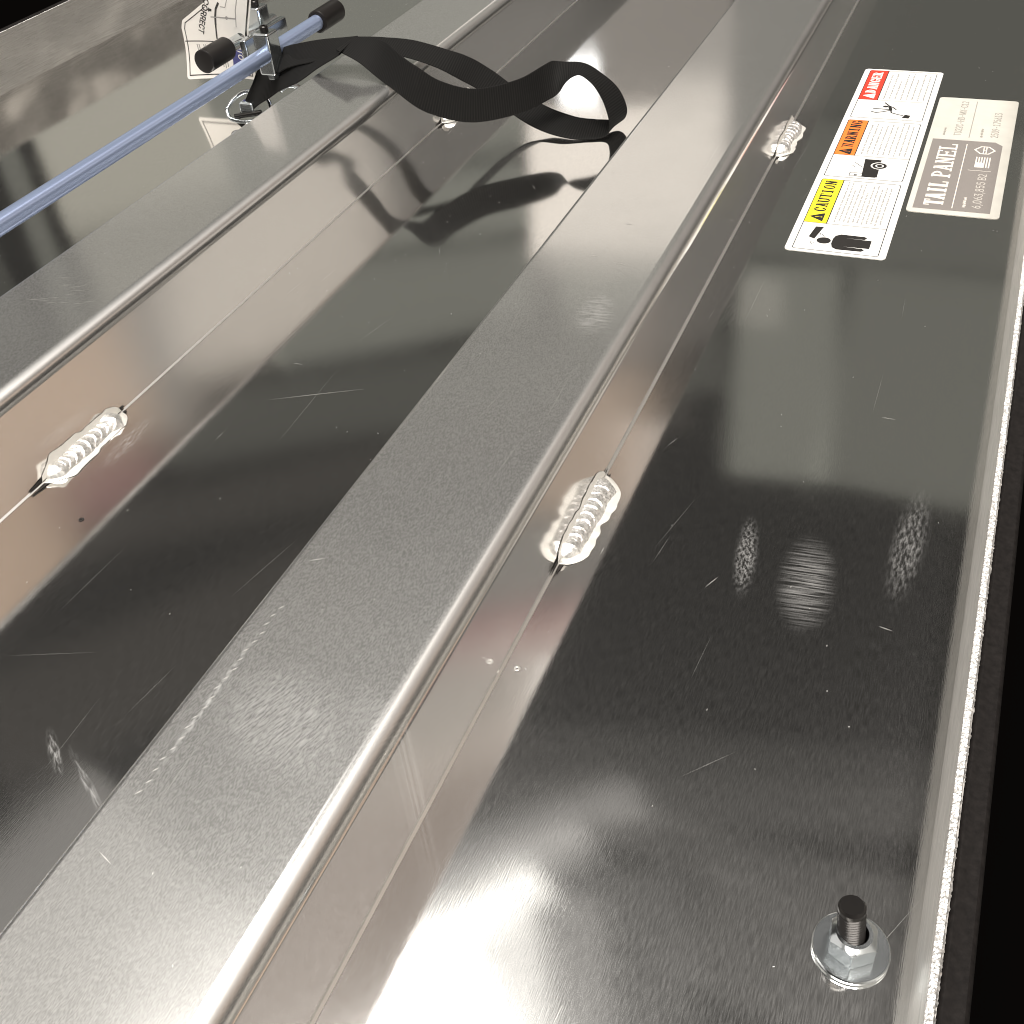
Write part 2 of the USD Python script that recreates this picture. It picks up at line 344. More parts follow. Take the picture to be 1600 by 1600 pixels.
# weld beads along the foot of each rib
def weld(xs, y0, y1, seed):
    L = y1 - y0; R = np.random.default_rng(seed)
    ns, nt = 150, 26; s = np.linspace(0, 1, ns); t = np.linspace(0, 1, nt); S, T = np.meshgrid(s, t, indexing='ij')
    env = np.clip(np.minimum(S / .10, (1 - S) / .13), 0, 1) ** .45
    wob = 1 + .34 * (meshkit.noise(np.stack([S * 7, S * 0, S * 0], -1), seed) - .5)
    wx, hz = .0090 * env * wob + .0002, .0058 * env * wob + .0002
    ph = S * L / .0051 + .9 * ((T - .45) ** 2) * 4 + .55 * meshkit.fbm(np.stack([S * 9, T * 2, S * 0], -1), 2, seed + 5)
    fr = ph - np.floor(ph); rip = (1 - fr) ** 1.4
    mid = np.sin(np.pi * T) ** .6
    amp = np.where(S < .17, .15, 1.0)
    bul = env * (.0016 * np.sin(np.pi * T) + amp * .0006 * rip * mid * (.5 + meshkit.noise(np.stack([S * 14, T * 3, S * 0], -1), seed + 8)) + .0009 * (meshkit.fbm(np.stack([S * 16, T * 3.5, S * 0], -1), 3, seed + 2) - .5) * mid + .0009 * np.exp(-((S - .09) / .06) ** 2) * mid)
    X = wx * T; Z = hz * (1 - T); nn = np.array([hz.mean(), wx.mean()]); nn = nn / np.linalg.norm(nn)
    V = np.stack([xs + X + bul * .65 - .0002, y0 + S * L, Z + bul * .75 + .0001], -1).reshape(-1, 3)
    idx = np.arange(ns * nt).reshape(ns, nt); a, b, c, d = idx[:-1, :-1].ravel(), idx[:-1, 1:].ravel(), idx[1:, 1:].ravel(), idx[1:, :-1].ravel()
    bead = (V, np.vstack([np.c_[a, b, c], np.c_[a, c, d]]))
    def zone(ext, lo):
        ys = np.linspace(-.003, L + .003, 70); e = np.clip(np.minimum((ys + .003) / .010, (L + .003 - ys) / .010), 0, 1) ** .5
        w = (lo + ext * (.45 + 1.0 * meshkit.fbm(np.c_[ys * 110, ys * 0 + seed, ys * 0], 2, seed))) * e
        return ys, w
    ys, w = zone(.0042, .0075); m = 7; V, F = [], []
    for i, y in enumerate(ys):
        for j in range(m):
            q = j / (m - 1); V.append([xs + .0003 + w[i] * q, y0 + y, .00025 + (.0005 * math.sin(math.pi * min(q * 1.0, 1)) if 0 < j < m - 1 else -.0001) + .0003 * meshkit.noise(np.array([y * 400, q * 4, seed]))])
    for i in range(len(ys) - 1):
        for j in range(m - 1):
            a = i * m + j; F += [[a, a + 1, a + m + 1], [a, a + m + 1, a + m]]
    base = (np.array(V), np.array(F))
    ys, w = zone(.0040, .0050); V, F = [], []
    for i, y in enumerate(ys):
        for j in range(m):
            q = j / (m - 1); V.append([xs + .00025 + (.0003 if 0 < j < m - 1 else -.0001) + .0003 * meshkit.noise(np.array([y * 400, q * 4, seed + 3])), y0 + y, .001 + w[i] * q])
    for i in range(len(ys) - 1):
        for j in range(m - 1):
            a = i * m + j; F += [[a, a + m, a + m + 1], [a, a + m + 1, a + 1]]
    web = (np.array(V), np.array(F))
    soot = []
    for ye, sg in ((y0 + .0005, -1), (y0 + L - .0005, 1)):
        ln = .0125 if sg < 0 else .007
        for side in (0, 1):
            fan = [Polygon([(ye - sg * .001, .0005), (ye - sg * .001, .0005 + R.uniform(.0012, .0030)), (ye + sg * ln * R.uniform(.45, 1), .0004 + R.uniform(0, .0016))]).buffer(.00018, 2) for _ in range(5)]
            m = extr(unary_union(fan), .0001); v = np.array(m.vertices)
            v = np.c_[xs + .0006 + v[:, 1], v[:, 0], .0003 + v[:, 2]] if side == 0 else np.c_[xs + .0004 + v[:, 2], v[:, 0], .0006 + v[:, 1]]
            soot.append(trimesh.Trimesh(v, m.faces, process=False))
    return bead, base, web, cat(soot)
SEAM = [x + RIBW for x in RIBX]
WELDS = [(SEAM[0], .328, .388, 'ridged weld bead nearest the bolt, with a sooty lower end'), (SEAM[0], .778, .838, 'rough weld bead beside the white warning label'), (SEAM[1], .3045, .364, 'long ridged weld bead at the foot of the second rib'), (SEAM[1], .790, .849, 'weld bead under the black strap')]
for k, (xs, a, b, lab) in enumerate(WELDS):
    bead, base, web, soot = weld(xs, a, b, 11 + k)
    w = part(PAN, 'weld_bead', bead, 'weld_metal', smooth=True, label=lab)
    part(w, 'cleaned_zone', base, 'weld_cleaned_zone', smooth=True)
    part(w, 'cleaned_zone', web, 'weld_cleaned_zone', smooth=True)
    part(w, 'burn_mark', soot, 'soot', kind='stuff')

# scratches, nicks and specks of swarf
def sliver(x, y, z, ln, wd, ang):
    a = math.radians(ang); d = np.array([math.sin(a), math.cos(a)]) * ln / 2; n_ = np.array([d[1], -d[0]]) / (ln / 2) * wd / 2
    c = np.array([x, y]); q = [c - d, c + n_, c + d, c - n_]
    return np.array([[*k, z] for k in q]), np.array([[0, 2, 1], [0, 3, 2]])
V, F = [], []
def add_sliver(*a):
    v, f = sliver(*a); F.append(f + sum(len(q) for q in V)); V.append(v)
def on_sheet(x):
    return all(not (r - .004 < x < r + RIBW + .004) for r in RIBX)
zs, zr = .00012, H + .00022
for _ in range(520):
    x, y = rng.uniform(-.86, .022), rng.uniform(.05, 1.1)
    long = rng.random() < .12
    ln = rng.uniform(.003, .011) if long else rng.uniform(.0004, .0014)
    z = zs if on_sheet(x) else (zr if any(r + .006 < x < r + RIBW - .008 for r in RIBX) else None)
    if z is None: continue
    add_sliver(x, y, z, ln, rng.uniform(.00008, .0002) if long else rng.uniform(.0002, .0005), rng.normal(0, 28) if rng.random() < .6 else rng.uniform(0, 180))
for x, y, z, ln, wd, an in [(-.318, .413, zs, .055, .00035, 63), (-.2085, .2473, zr, .007, .0005, 60), (-.2035, .112, zr, .007, .0005, 110), (-.074, .335, zs, .009, .0003, 25), (-.047, .6478, zs, .008, .0004, 20),
                            (-.185, .505, zr, .007, .0004, 85), (-.168, .500, zr, .009, .0004, 95), (-.178, .545, zr, .006, .0005, 90), (-.02, .475, zs, .007, .0004, 90), (-.0008, .330, zs, .006, .0003, 100)]:
    add_sliver(x, y, z, ln, wd, an)
for _ in range(55):
    x, y = rng.uniform(-.4, .022), rng.uniform(.06, .8); z = zs if on_sheet(x) else (zr if any(r + .006 < x < r + RIBW - .012 for r in RIBX) else None)
    if z: add_sliver(x, y, z, rng.uniform(.012, .07), rng.uniform(.00003, .00008), rng.normal(2, 5) if rng.random() < .75 else rng.normal(55, 25))
for k in range(16):
    add_sliver(-.452 + rng.uniform(-.02, .016), .40 + rng.uniform(-.016, .016), zr, rng.uniform(.003, .009), .0003, 70 + rng.normal(0, 6))
for k in range(20):
    y = .135 + k * .0045; add_sliver(-.2085 + .0006 * math.sin(k * 1.7), y, zr, .003, .0006, 35)
part(PAN, 'scratches', (np.vstack(V), np.vstack(F)), 'scratch_bright', kind='stuff')

for x, y, z in ((-.1355, .2628, 0), (-.3775, .2842, 0)):
    part(PAN, 'pit_mark', lathe([(.0004, .00012), (.0007, .0004), (.0011, .0004), (.0014, .0001)], (x, y, z + .0001), n=16), 'soot' if x < -.3 else 'scratch_bright', smooth=40)
# stud bolt with nut and washer
BX, BY = .0085, .1885
prof = [(0, 0), (.0115, 0), (.0120, .0004), (.0120, .0014), (.0116, .0018), (.0045, .0018)]
th = [(0, -.002), (.0041, -.002), (.0041, .0075)]
zz = .0075
while zz < .0212:
    th += [(.0043, zz + .0001), (.0034, zz + .0006), (.0034, zz + .0007), (.0043, zz + .0012)]; zz += .00125
th += [(.0042, .0226), (.0035, .0236), (.0, .0236)]
tilt = np.array([-.10, .05, 1.0]); tilt /= np.linalg.norm(tilt)
bolt = part(PAN, 'stud_bolt', lathe(th, (BX, BY, 0), tilt, 36), 'black_oxide', smooth=25, label='black threaded stud standing in the near corner by the flange')
part(bolt, 'washer', lathe(prof, (BX, BY, .0002), n=56), 'zinc', smooth=35)
def hexnut():
    import manifold3d
    hexp = Polygon([(.0079 * math.cos(math.radians(a)), .0079 * math.sin(math.radians(a))) for a in range(36, 396, 60)])
    body = trimesh.creation.extrude_polygon(hexp, .0086, engine='earcut')
    cone = trimesh.creation.revolve(np.array([(0, -.0005), (.0084, -.0005), (.0084, .0066), (.0066, .0080), (.0056, .0086), (0, .0086)]), sections=48)
    A, B = [manifold3d.Manifold(manifold3d.Mesh(np.array(m.vertices, np.float32), np.array(m.faces, np.uint32))) for m in (body, cone)]
    m = (A ^ B) - manifold3d.Manifold.cylinder(.02, .0044, .0044, 32).translate((0, 0, -.005))
    q = m.to_mesh(); t = trimesh.Trimesh(q.vert_properties[:, :3], q.tri_verts)
    t.apply_translation((BX, BY, .0021)); return t
part(bolt, 'nut', hexnut(), 'zinc', smooth=20)

# ------------------------------------------------------------------ slab lettering (strokes with serifs), reading along +y with its top towards -x
def slab(ch, bold=1.0):
    w, t, s = .66, .15 * bold, .10
    P = []
    L = lambda *q, k=t: P.append(LineString(q).buffer(k / 2, cap_style=2, join_style=2))
    F_ = lambda x, y, l=.30: P.append(sbox(x - l / 2, y if y < .5 else y - s, x + l / 2, y + s if y < .5 else y))
    x0, x1 = .13, w - .13; mid = (x0 + x1) / 2
    if ch == 'A': L((x0, 0), (mid, 1), k=t * .8); L((x1, 0), (mid, 1)); L((x0 + .1, .32), (x1 - .1, .32), k=.1); F_(x0, 0); F_(x1, 0); P.append(sbox(mid - .16, 1 - s, mid + .08, 1))
    elif ch in 'COGQ':
        o = Point(0, 0).buffer(1, 24); ring = affinity.translate(affinity.scale(o, (x1 - x0 + t) / 2, .5), mid, .5).difference(affinity.translate(affinity.scale(o, (x1 - x0 - t * .9) / 2, .5 - .1), mid, .5))
        if ch in 'CG': ring = ring.difference(sbox(mid + .05, .34, 1, .68)); P.append(sbox(x1 - .02, .64, x1 + .08, .92))
        if ch == 'G': P.append(sbox(mid + .02, .36, x1 + .1, .47)); P.append(sbox(x1 - .06, .06, x1 + .06, .42))
        P.append(ring)
    elif ch == 'D': L((x0 + .02, 0), (x0 + .02, 1)); P.append(affinity.translate(affinity.scale(Point(0, 0).buffer(1, 24), .42, .5), x0 + .02, .5).difference(affinity.translate(affinity.scale(Point(0, 0).buffer(1, 24), .28, .4), x0 + .02, .5)).intersection(sbox(x0, 0, 1, 1))); F_(x0, 0); F_(x0, 1)
    elif ch == 'E': L((x0, 0), (x0, 1)); P += [sbox(.0, 0, x1 + .1, s), sbox(0, 1 - s, x1 + .1, 1), sbox(x0, .45, x1 - .04, .55), sbox(x1 + .0, 0, x1 + .1, .26), sbox(x1, .74, x1 + .1, 1), sbox(x1 - .1, .38, x1 - .02, .62)]
    elif ch == 'I': L((mid, 0), (mid, 1)); F_(mid, 0, .42); F_(mid, 1, .42)
    elif ch == 'L': L((x0 + .03, 0), (x0 + .03, 1)); F_(x0 + .03, 1, .36); P += [sbox(0, 0, x1 + .1, s), sbox(x1, 0, x1 + .1, .32)]
    elif ch == 'N': L((x0, 0), (x0, 1), k=t * .75); L((x1, 0), (x1, 1), k=t * .75); L((x0, 1), (x1, 0)); F_(x0, 0, .26); F_(x0, 1, .22); F_(x1, 1, .26)
    elif ch in 'PR':
        L((x0, 0), (x0, 1)); F_(x0, 0, .34); P.append(sbox(0, 1 - s, .3, 1))
        b = affinity.translate(affinity.scale(Point(0, 0).buffer(1, 24), .42, .29), x0, .71).difference(affinity.translate(affinity.scale(Point(0, 0).buffer(1, 24), .27, .19), x0, .71)).intersection(sbox(x0, 0, 1, 1)); P.append(b)
        if ch == 'P': w = .58
        if ch == 'R': L((x0 + .2, .46), (x1 + .02, .03)); F_(x1 + .04, 0, .22)
    elif ch == 'T': L((mid, 0), (mid, 1)); F_(mid, 0, .36); P += [sbox(0, 1 - s, w, 1), sbox(0, .70, .09, 1), sbox(w - .09, .70, w, 1)]
    elif ch == 'U': P.append(affinity.translate(affinity.scale(Point(0, 0).buffer(1, 24), (x1 - x0 + t) / 2, .34), mid, .34).difference(affinity.translate(affinity.scale(Point(0, 0).buffer(1, 24), (x1 - x0 - t) / 2, .24), mid, .34)).intersection(sbox(0, 0, 1, .34))); L((x0, .33), (x0, 1)); L((x1, .33), (x1, 1), k=t * .9); F_(x0, 1); F_(x1, 1)
    elif ch == 'W':
        q = [.10, .24, .38, .52, .66]; w = .76
        for i in range(4): L((q[i], i % 2 == 0 and 1 or 0), (q[i + 1], i % 2 == 0 and 0 or 1), k=t * (.9 if i % 2 == 0 else .7))
        F_(q[0], 1, .22); F_(q[4], 1, .22); P.append(sbox(.3, 1 - s, .46, 1))
    return unary_union(P).intersection(sbox(-.1, 0, 1, 1)), w
def slab_text(text, bold=1.0, gap=.09):
    x, out = 0, []
    for ch in text:
        if ch == ' ': x += .34; continue
        g, w = slab(ch, bold); out.append(affinity.translate(g, x, 0)); x += w + gap
    return unary_union(out), x - gap
def place(g, w, top, base, y0, y1):
    """Text shape of height 1 and width w -> label millimetres: letters' top at x=top, foot at x=base, running from y0 to y1."""
    g = affinity.scale(g, (y1 - y0) / w, base - top, origin=(0, 0))
    g = affinity.affine_transform(g, [0, -1, 1, 0, base, y0])
    return g
def sans(text, top, base, y0, y1):
    m = meshkit.text_mesh(text, 1.0, .01); v = np.array(m.vertices); v[:, 0] -= v[:, 0].min(); w = v[:, 0].max(); sy = (base - top)
    out = np.c_[base - v[:, 1] * sy, y0 + v[:, 0] * (y1 - y0) / w, v[:, 2] / .01]
    return out, np.array(m.faces)
LZ = .00006
def flat(parent, name, shape, org, mat, layer, label=None, kind=None):
    """A printed shape in millimetres laid on a sticker as a film 0.06 mm thick."""
    if isinstance(shape, tuple): v, f = shape; v = v.copy(); v[:, 2] *= LZ; m = trimesh.Trimesh(v * [1e-3, 1e-3, 1], f, process=False)
    else: m = extr(shape, 1.0); m.apply_scale([1e-3, 1e-3, LZ])
    m.apply_translation((org[0], org[1], .0003 + layer * LZ))
    return part(parent, name, m, mat, label=label, kind=kind)
def rr(x0, y0, x1, y1, r): return sbox(x0 + r, y0 + r, x1 - r, y1 - r).buffer(r, 8)
def ring(p, t): return p.difference(p.buffer(-t, join_style=1))
def greek(x0, x1, n, y0, y1, seed, wt=.85):
    """Lines of fine print too small to read: rows of short word strokes."""
    R = np.random.default_rng(seed); out = []
    for k in range(n):
        x = x0 + (x1 - x0) * k / max(1, n - 1); y = y0 + (0 if k % 3 == 0 else 1.5); end = y1 - R.uniform(0, .35) * (y1 - y0) * (1 if k % 3 == 2 else .25)
        while y < end - 2:
            l = min(R.uniform(2.0, 7.0), end - y)
            q = y
            while q < y + l:
                out.append(sbox(x - wt * R.uniform(.55, 1.0), q, x + wt * R.uniform(.3, .8), q + .42)); q += .95
            out.append(sbox(x - .18, y, x + .18, y + l))
            y += l + 1.1
    return unary_union(out)
def sticker(name, w, h, org, mat, label):
    m = extr(rr(0, 0, w, h, 3.2), 1.0); m.apply_scale([1e-3, 1e-3, .0002]); m.apply_translation((org[0], org[1], .0001))
    return part(PAN, name, m, mat, label=label)
WO, TO = (-.1065, .6385), (-.0419, .7083)
wl = sticker('warning_label', 61.6, 325.8, WO, 'white_vinyl', 'long white safety label with red, orange and yellow headed boxes')
frames, lines = [], []
for (ya, yb, yh) in ((2.5, 107.4, 40), (112, 215.4, 149.8), (220.4, 323, 257.8)):
    frames += [ring(rr(4.2, ya, 57.2, yb, 2.0), .55), sbox(4.3, yh - .22, 57, yh + .22), sbox(18.8, yh, 19.5, yb - .2)]
flat(wl, 'box_frame', unary_union(frames), WO, 'print_black', 1)
for nm, mat, ya, yb in (('caution_band', 'print_yellow', 40, 107.4), ('warning_band', 'print_orange', 149.8, 215.4), ('danger_band', 'print_red', 257.8, 323)):
    flat(wl, nm, rr(4.2, ya - 4, 57.2, yb, 2.0).intersection(sbox(4.7, ya + .2, 18.8, yb - .5)), WO, mat, 0)
def tri(top, base, y0, y1):
    o = Polygon([(top, (y0 + y1) / 2), (base, y0), (base, y1)]).buffer(.6, 4)
    ym = (y0 + y1) / 2
    return o.difference(unary_union([Polygon([(top + 2.6, ym - .45), (top + 2.6, ym + .45), (base - 2.2, ym + .3), (base - 2.2, ym - .3)]), sbox(base - 1.5, ym - .45, base - .5, ym + .45)]))
for word, ya, yb, ta, tb, mat in (('CAUTION', 56.5, 104.5, 43.5, 53.8, 'print_black'), ('WARNING', 163, 213.8, 151.8, 161, 'print_black'), ('DANGER', 272.5, 318.5, 261.5, 270.5, 'white_vinyl')):
    g, w = slab_text(word, 1.4, .07)
    flat(wl, word.lower() + '_lettering', unary_union([place(g, w, 7.6, 15.4, ya, yb), tri(7.6, 15.4, ta, tb)]), WO, mat, 1)
fp = [greek(23.5, 52, 11, 43.5, 105.5, 3), greek(23.5, 53, 9, 153, 213.5, 4), greek(23.5, 53, 8, 261, 321, 5)]
flat(wl, 'fine_print', unary_union(fp), WO, 'print_grey', 1, kind='stuff')
# caution picture: a person under a falling lid
pic = [affinity.scale(Point(21.7, 16.6).buffer(1, 16), 4.4, 4.2), Polygon([(13.6, 34.6), (18.6, 35.0), (15.6, 17.6), (11.6, 20.0)]),
       Polygon([(27.2, 13.5), (28.4, 9), (31.2, 6.9), (45.8, 7.2), (47.2, 8.6), (46, 10.2), (34.5, 10.6), (34.5, 11.6), (50, 11.9), (50, 21.8), (34.5, 22.2), (34.5, 23.2), (45.6, 23.2), (46.8, 24.8), (45.5, 26.3), (31, 26.6), (28.2, 24.3), (27.2, 20)]).buffer(.4, 4),
       LineString([(19.0, 25.5), (21.2, 21.5)]).buffer(.2), LineString([(17.6, 26.5), (18.8, 23.5)]).buffer(.2), LineString([(15.4, 9.8), (14.0, 13.0), (16.5, 12.6)]).buffer(.22)]
flat(wl, 'falling_lid_pictogram', unary_union(pic), WO, 'print_black', 1)
pic = [Polygon([(27.4, 145.2), (38.8, 145.2), (38.8, 142.5), (39.6, 116), (29.2, 116)]).difference(Point(38.7, 135.4).buffer(6.0)), Point(38.7, 135.4).buffer(4.9).difference(Point(38.7, 135.4).buffer(2.9)), Point(38.7, 135.4).buffer(1.9),
       ring(sbox(20.6, 115.4, 38.4, 121.2), .55), sbox(24, 116.6, 26, 118.4), LineString([(21.6, 138.2), (27.2, 131.6)]).buffer(.25), LineString([(20.2, 133.6), (22.4, 130.6)]).buffer(.22)]
flat(wl, 'open_tailgate_pictogram', unary_union(pic), WO, 'print_black', 1)
pic = [affinity.scale(Point(27.3, 245.6).buffer(1, 12), 2.0, 1.8), LineString([(25.8, 253.4), (29.6, 247.4), (33.6, 244.0)]).buffer(.6), LineString([(30.4, 245.6), (32.0, 238.8)]).buffer(1.2), LineString([(33.4, 244), (35.6, 240.6)]).buffer(.55),
       LineString([(31.6, 239.6), (25.0, 240.2), (18.8, 240.4)]).buffer(.65), LineString([(32, 239), (27, 235), (22, 232.4), (18.4, 233.8)]).buffer(.6), LineString([(32, 239), (33, 234), (37.5, 231.4), (42.0, 229.6)]).buffer(.55), Polygon([(41.8, 225.2), (43.4, 231.6), (47.6, 230.4), (46.8, 224.6)])]
flat(wl, 'falling_person_pictogram', unary_union(pic), WO, 'print_black', 1)

tl = sticker('tail_panel_label', 57.1, 202.9, TO, 'silver_film', 'silver and grey sticker reading TAIL PANEL')
flat(tl, 'grey_field', Polygon([(3.6, 5.4), (51.2, 6.2), (51.3, 115.8), (46.2, 121.3), (3.6, 121)]), TO, 'film_grey', 0)
g1, w1 = slab_text('TAIL', 1.75, .06); g2, w2 = slab_text('PANEL', 1.0, .05)
flat(tl, 'title_lettering', unary_union([place(g1, w1, 9.5, 21.8, 11.5, 49.5), place(g2, w2, 9.5, 21.8, 56, 113.6)]), TO, 'film_pale', 1)
flat(tl, 'rule_line', unary_union([sbox(27.4, 9.5, 28.0, 115), sbox(32, 70.7, 47, 71.1)]), TO, 'film_pale', 1)
flat(tl, 'patent_number', sans('6,063,855 B2', 39.4, 44.8, 12.5, 65.6), TO, 'film_faint', 1)
fl = [sbox(35.6 + 1.75 * k, 76.4, 36.45 + 1.75 * k, 94) for k in range(6)] + [sbox(35.6, 76.4, 40.8, 84.5)]
sh = Polygon([(33, 106.2), (37.4, 112.8), (43.2, 112.8), (47.6, 106.2), (43.2, 99.4), (37.4, 99.4)])
em = unary_union([ring(sh, 1.1), sbox(39.2, 100, 39.9, 112.4), sbox(41.0, 100, 41.7, 112.4), sbox(39.2, 105.8, 41.6, 106.6)])
flat(tl, 'flag_emblem', unary_union(fl), TO, 'film_pale', 1); flat(tl, 'shield_emblem', em, TO, 'film_pale', 1)
flat(tl, 'model_number', sans('TU22C-HD-MX-C12', 16.9, 21.9, 129.5, 196), TO, 'film_print', 1)
flat(tl, 'serial_number', sans('2509-175613', 42.0, 47.2, 130, 176.7), TO, 'film_print', 1)
flat(tl, 'rule_line', sbox(27.5, 127, 28.1, 197.3), TO, 'film_print', 1)
flat(tl, 'small_print', unary_union([greek(10.4, 10.4, 1, 129, 145, 8, 1.1), greek(36, 36, 1, 128.7, 147, 9, 1.1)]), TO, 'film_print', 1, kind='stuff')
flat(tl, 'small_print', greek(34.8, 34.8, 1, 12.5, 32, 10, 1.3), TO, 'film_pale', 1, kind='stuff')

# ------------------------------------------------------------------ rods, clamps and caps
ROD = thing('clamped_rods', (-.565, .76, .06), 'two zinc plated rods with black end caps joined by screw clamps', 'clamp rods')
AX, BX2, RZ = -.549, -.5932, .0600
part(ROD, 'long_rod', cyl((AX, .15, RZ), (AX, .845, RZ), .0061, 36), 'zinc_rod', smooth=40)
part(ROD, 'short_rod', cyl((BX2, .745, RZ), (BX2, .835, RZ), .0055, 36), 'zinc', smooth=40)
def cap(x, ya, yb, r):
    L = yb - ya
    return lathe([(0, 0), (r - .0015, 0), (r, .0012), (r, L - .002), (r - .0012, L), (0, L)], (x, ya, RZ), (0, 1, 0), 36)
part(ROD, 'end_cap', cap(AX, .834, .869, .0092), 'black_rubber', smooth=40); part(ROD, 'end_cap', cap(BX2, .7285, .763, .0092), 'black_rubber', smooth=40)
for x, y, zt in ((AX - .001, .7585, .0765), (BX2 + .001, .8115, .0790)):
    c = part(ROD, 'clamp_block', rbox((x, y, zt - .0165), (.0150, .0165, .033), .0022), 'zinc', smooth=30)
    part(c, 'clamp_screw', lathe([(0, -.004), (.0034, -.004), (.0034, .0032), (.0028, .0040), (.0016, .0040), (.0016, .002), (0, .002)], (x, y, zt), n=24), 'black_oxide', smooth=35)
    part(c, 'lock_nut', lathe([(0, 0), (.0048, 0), (.0052, .0006), (.0052, .0040), (0, .0040)], (x + .001, y - .001, zt - .0365), n=6), 'zinc')
part(ROD, 'link_plate', rbox(((AX + BX2) / 2 - .002, .789, .0585), (.006, .064, .020), .0016), 'zinc', smooth=30)
# ------------------------------------------------------------------ webbing strap
def ribbon(ctrl, n, width=.025, th=.0012):
    ctrl = np.array(ctrl, float); S = spline(ctrl, n); P, W = S[:, :3], S[:, 3:6]; W = W / np.linalg.norm(W, axis=1)[:, None]
    T = np.gradient(P, axis=0); T /= np.linalg.norm(T, axis=1)[:, None]; W = W - T * (W * T).sum(1)[:, None] * .6; W /= np.linalg.norm(W, axis=1)[:, None]
    N = np.cross(T, W); N /= np.linalg.norm(N, axis=1)[:, None]
    d = np.r_[0, np.cumsum(np.linalg.norm(np.diff(P, axis=0), axis=1))]
    cs = [(-.5, -.25), (-.47, -.5), (0, -.55), (.47, -.5), (.5, -.25), (.5, .25), (.47, .5), (0, .55), (-.47, .5), (-.5, .25)]
    V = np.vstack([[P[k] + W[k] * a * width + N[k] * b * th for a, b in cs] for k in range(n)]); m = len(cs)
    uv = np.vstack([[(d[k] * 165, a) for a, b in cs] for k in range(n)]); F = []
    for k in range(n - 1):
        for i in range(m):
            j = (i + 1) % m; F += [[k * m + i, k * m + j, (k + 1) * m + j], [k * m + i, (k + 1) * m + j, (k + 1) * m + i]]
    return (V, np.array(F)), uv
STR = thing('webbing_strap', (-.42, .76, 0), 'black webbing strap looped across the second rib and down onto the sheet', 'strap')
loop = [(-.4700, .7480, .0740, 0, 1, .1), (-.445, .7414, .0705, 0, .85, .45), (-.4211, .726, .066, 0, .5, .85), (-.4009, .7156, .060, .05, .3, .95), (-.384, .7206, .048, .1, .15, .97), (-.3603, .7351, .038, 0, 0, 1), (-.334, .7593, .0375, 0, .05, 1),
        (-.3195, .7828, .041, 0, .5, .85), (-.3105, .7945, .0445, -.05, .9, .35), (-.2978, .7996, .046, -.1, .98, 0), (-.2845, .7975, .0405, .05, .98, -.1), (-.2745, .7975, .030, .2, .96, -.05), (-.2690, .7970, .0185, .25, .96, .02), (-.2685, .7975, .0095, .25, .96, .05), (-.2735, .7960, .0042, .22, .97, .1),
        (-.2860, .7900, .0040, .15, .97, .2), (-.3046, .786, .0060, .1, .95, .28), (-.3324, .7930, .010, .2, .9, .25), (-.3580, .793, .024, .2, .9, .15), (-.3771, .787, .040, .2, .9, .1), (-.3969, .7732, .056, .15, .95, .1), (-.4253, .7664, .066, .1, .95, .1), (-.4489, .7595, .070, 0, 1, .1), (-.4700, .7500, .0725, 0, 1, .1)]
r, uv = ribbon(loop, 260); part(STR, 'looped_strand', r, 'webbing', smooth=True, uv=uv)
tail = [(-.4660, .7450, .0735, 0, 1, .1), (-.4867, .7443, .067, 0, .9, .35), (-.5164, .7507, .056, 0, .7, .7), (-.5433, .761, .046, .1, .5, .85), (-.5606, .7646, .036, .3, .4, .85), (-.5778, .7676, .025, .5, .3, .8), (-.590, .7627, .014, .6, .3, .7)]
r, uv = ribbon(tail, 90, .034); part(STR, 'anchored_strand', r, 'webbing', smooth=True, uv=uv)
tail2 = [(-.4680, .7500, .0715, 0, 1, .1), (-.4949, .7490, .0645, 0, .9, .3), (-.5185, .7562, .0585, 0, .9, .4), (-.5368, .7600, .0535, 0, .8, .6), (-.552, .7660, .044, .2, .6, .8), (-.5670, .7690, .033, .4, .4, .8)]
r, uv = ribbon(tail2, 90, .018); part(STR, 'anchored_strand', r, 'webbing', smooth=True, uv=uv)
BK_ = thing('strap_buckle', (-.585, .765, 0), 'shiny metal buckle lying under the clamps at the strap end', 'buckle')
part(BK_, 'wire_frame', tube(spline([(-.6015, .7527, .012), (-.5990, .760, .017), (-.590, .768, .022), (-.576, .772, .020), (-.566, .766, .012), (-.570, .756, .006), (-.583, .750, .004), (-.5965, .7490, .006), (-.6015, .7527, .012)], 60), .0017, 10), 'zinc', smooth=True)
part(BK_, 'cam_lever', rbox((-.585, .762, .012), (.014, .010, .010), .002), 'zinc', smooth=30)
part(BK_, 'cross_pin', cyl((-.594, .752, .007), (-.572, .760, .009), .0022, 16), 'black_oxide', smooth=40)
part(BK_, 'hook', tube(spline([(-.560, .776, .022), (-.556, .784, .024), (-.550, .790, .020), (-.548, .784, .013), (-.553, .777, .010), (-.562, .772, .012)], 40), .0022, 10), 'zinc', smooth=True)

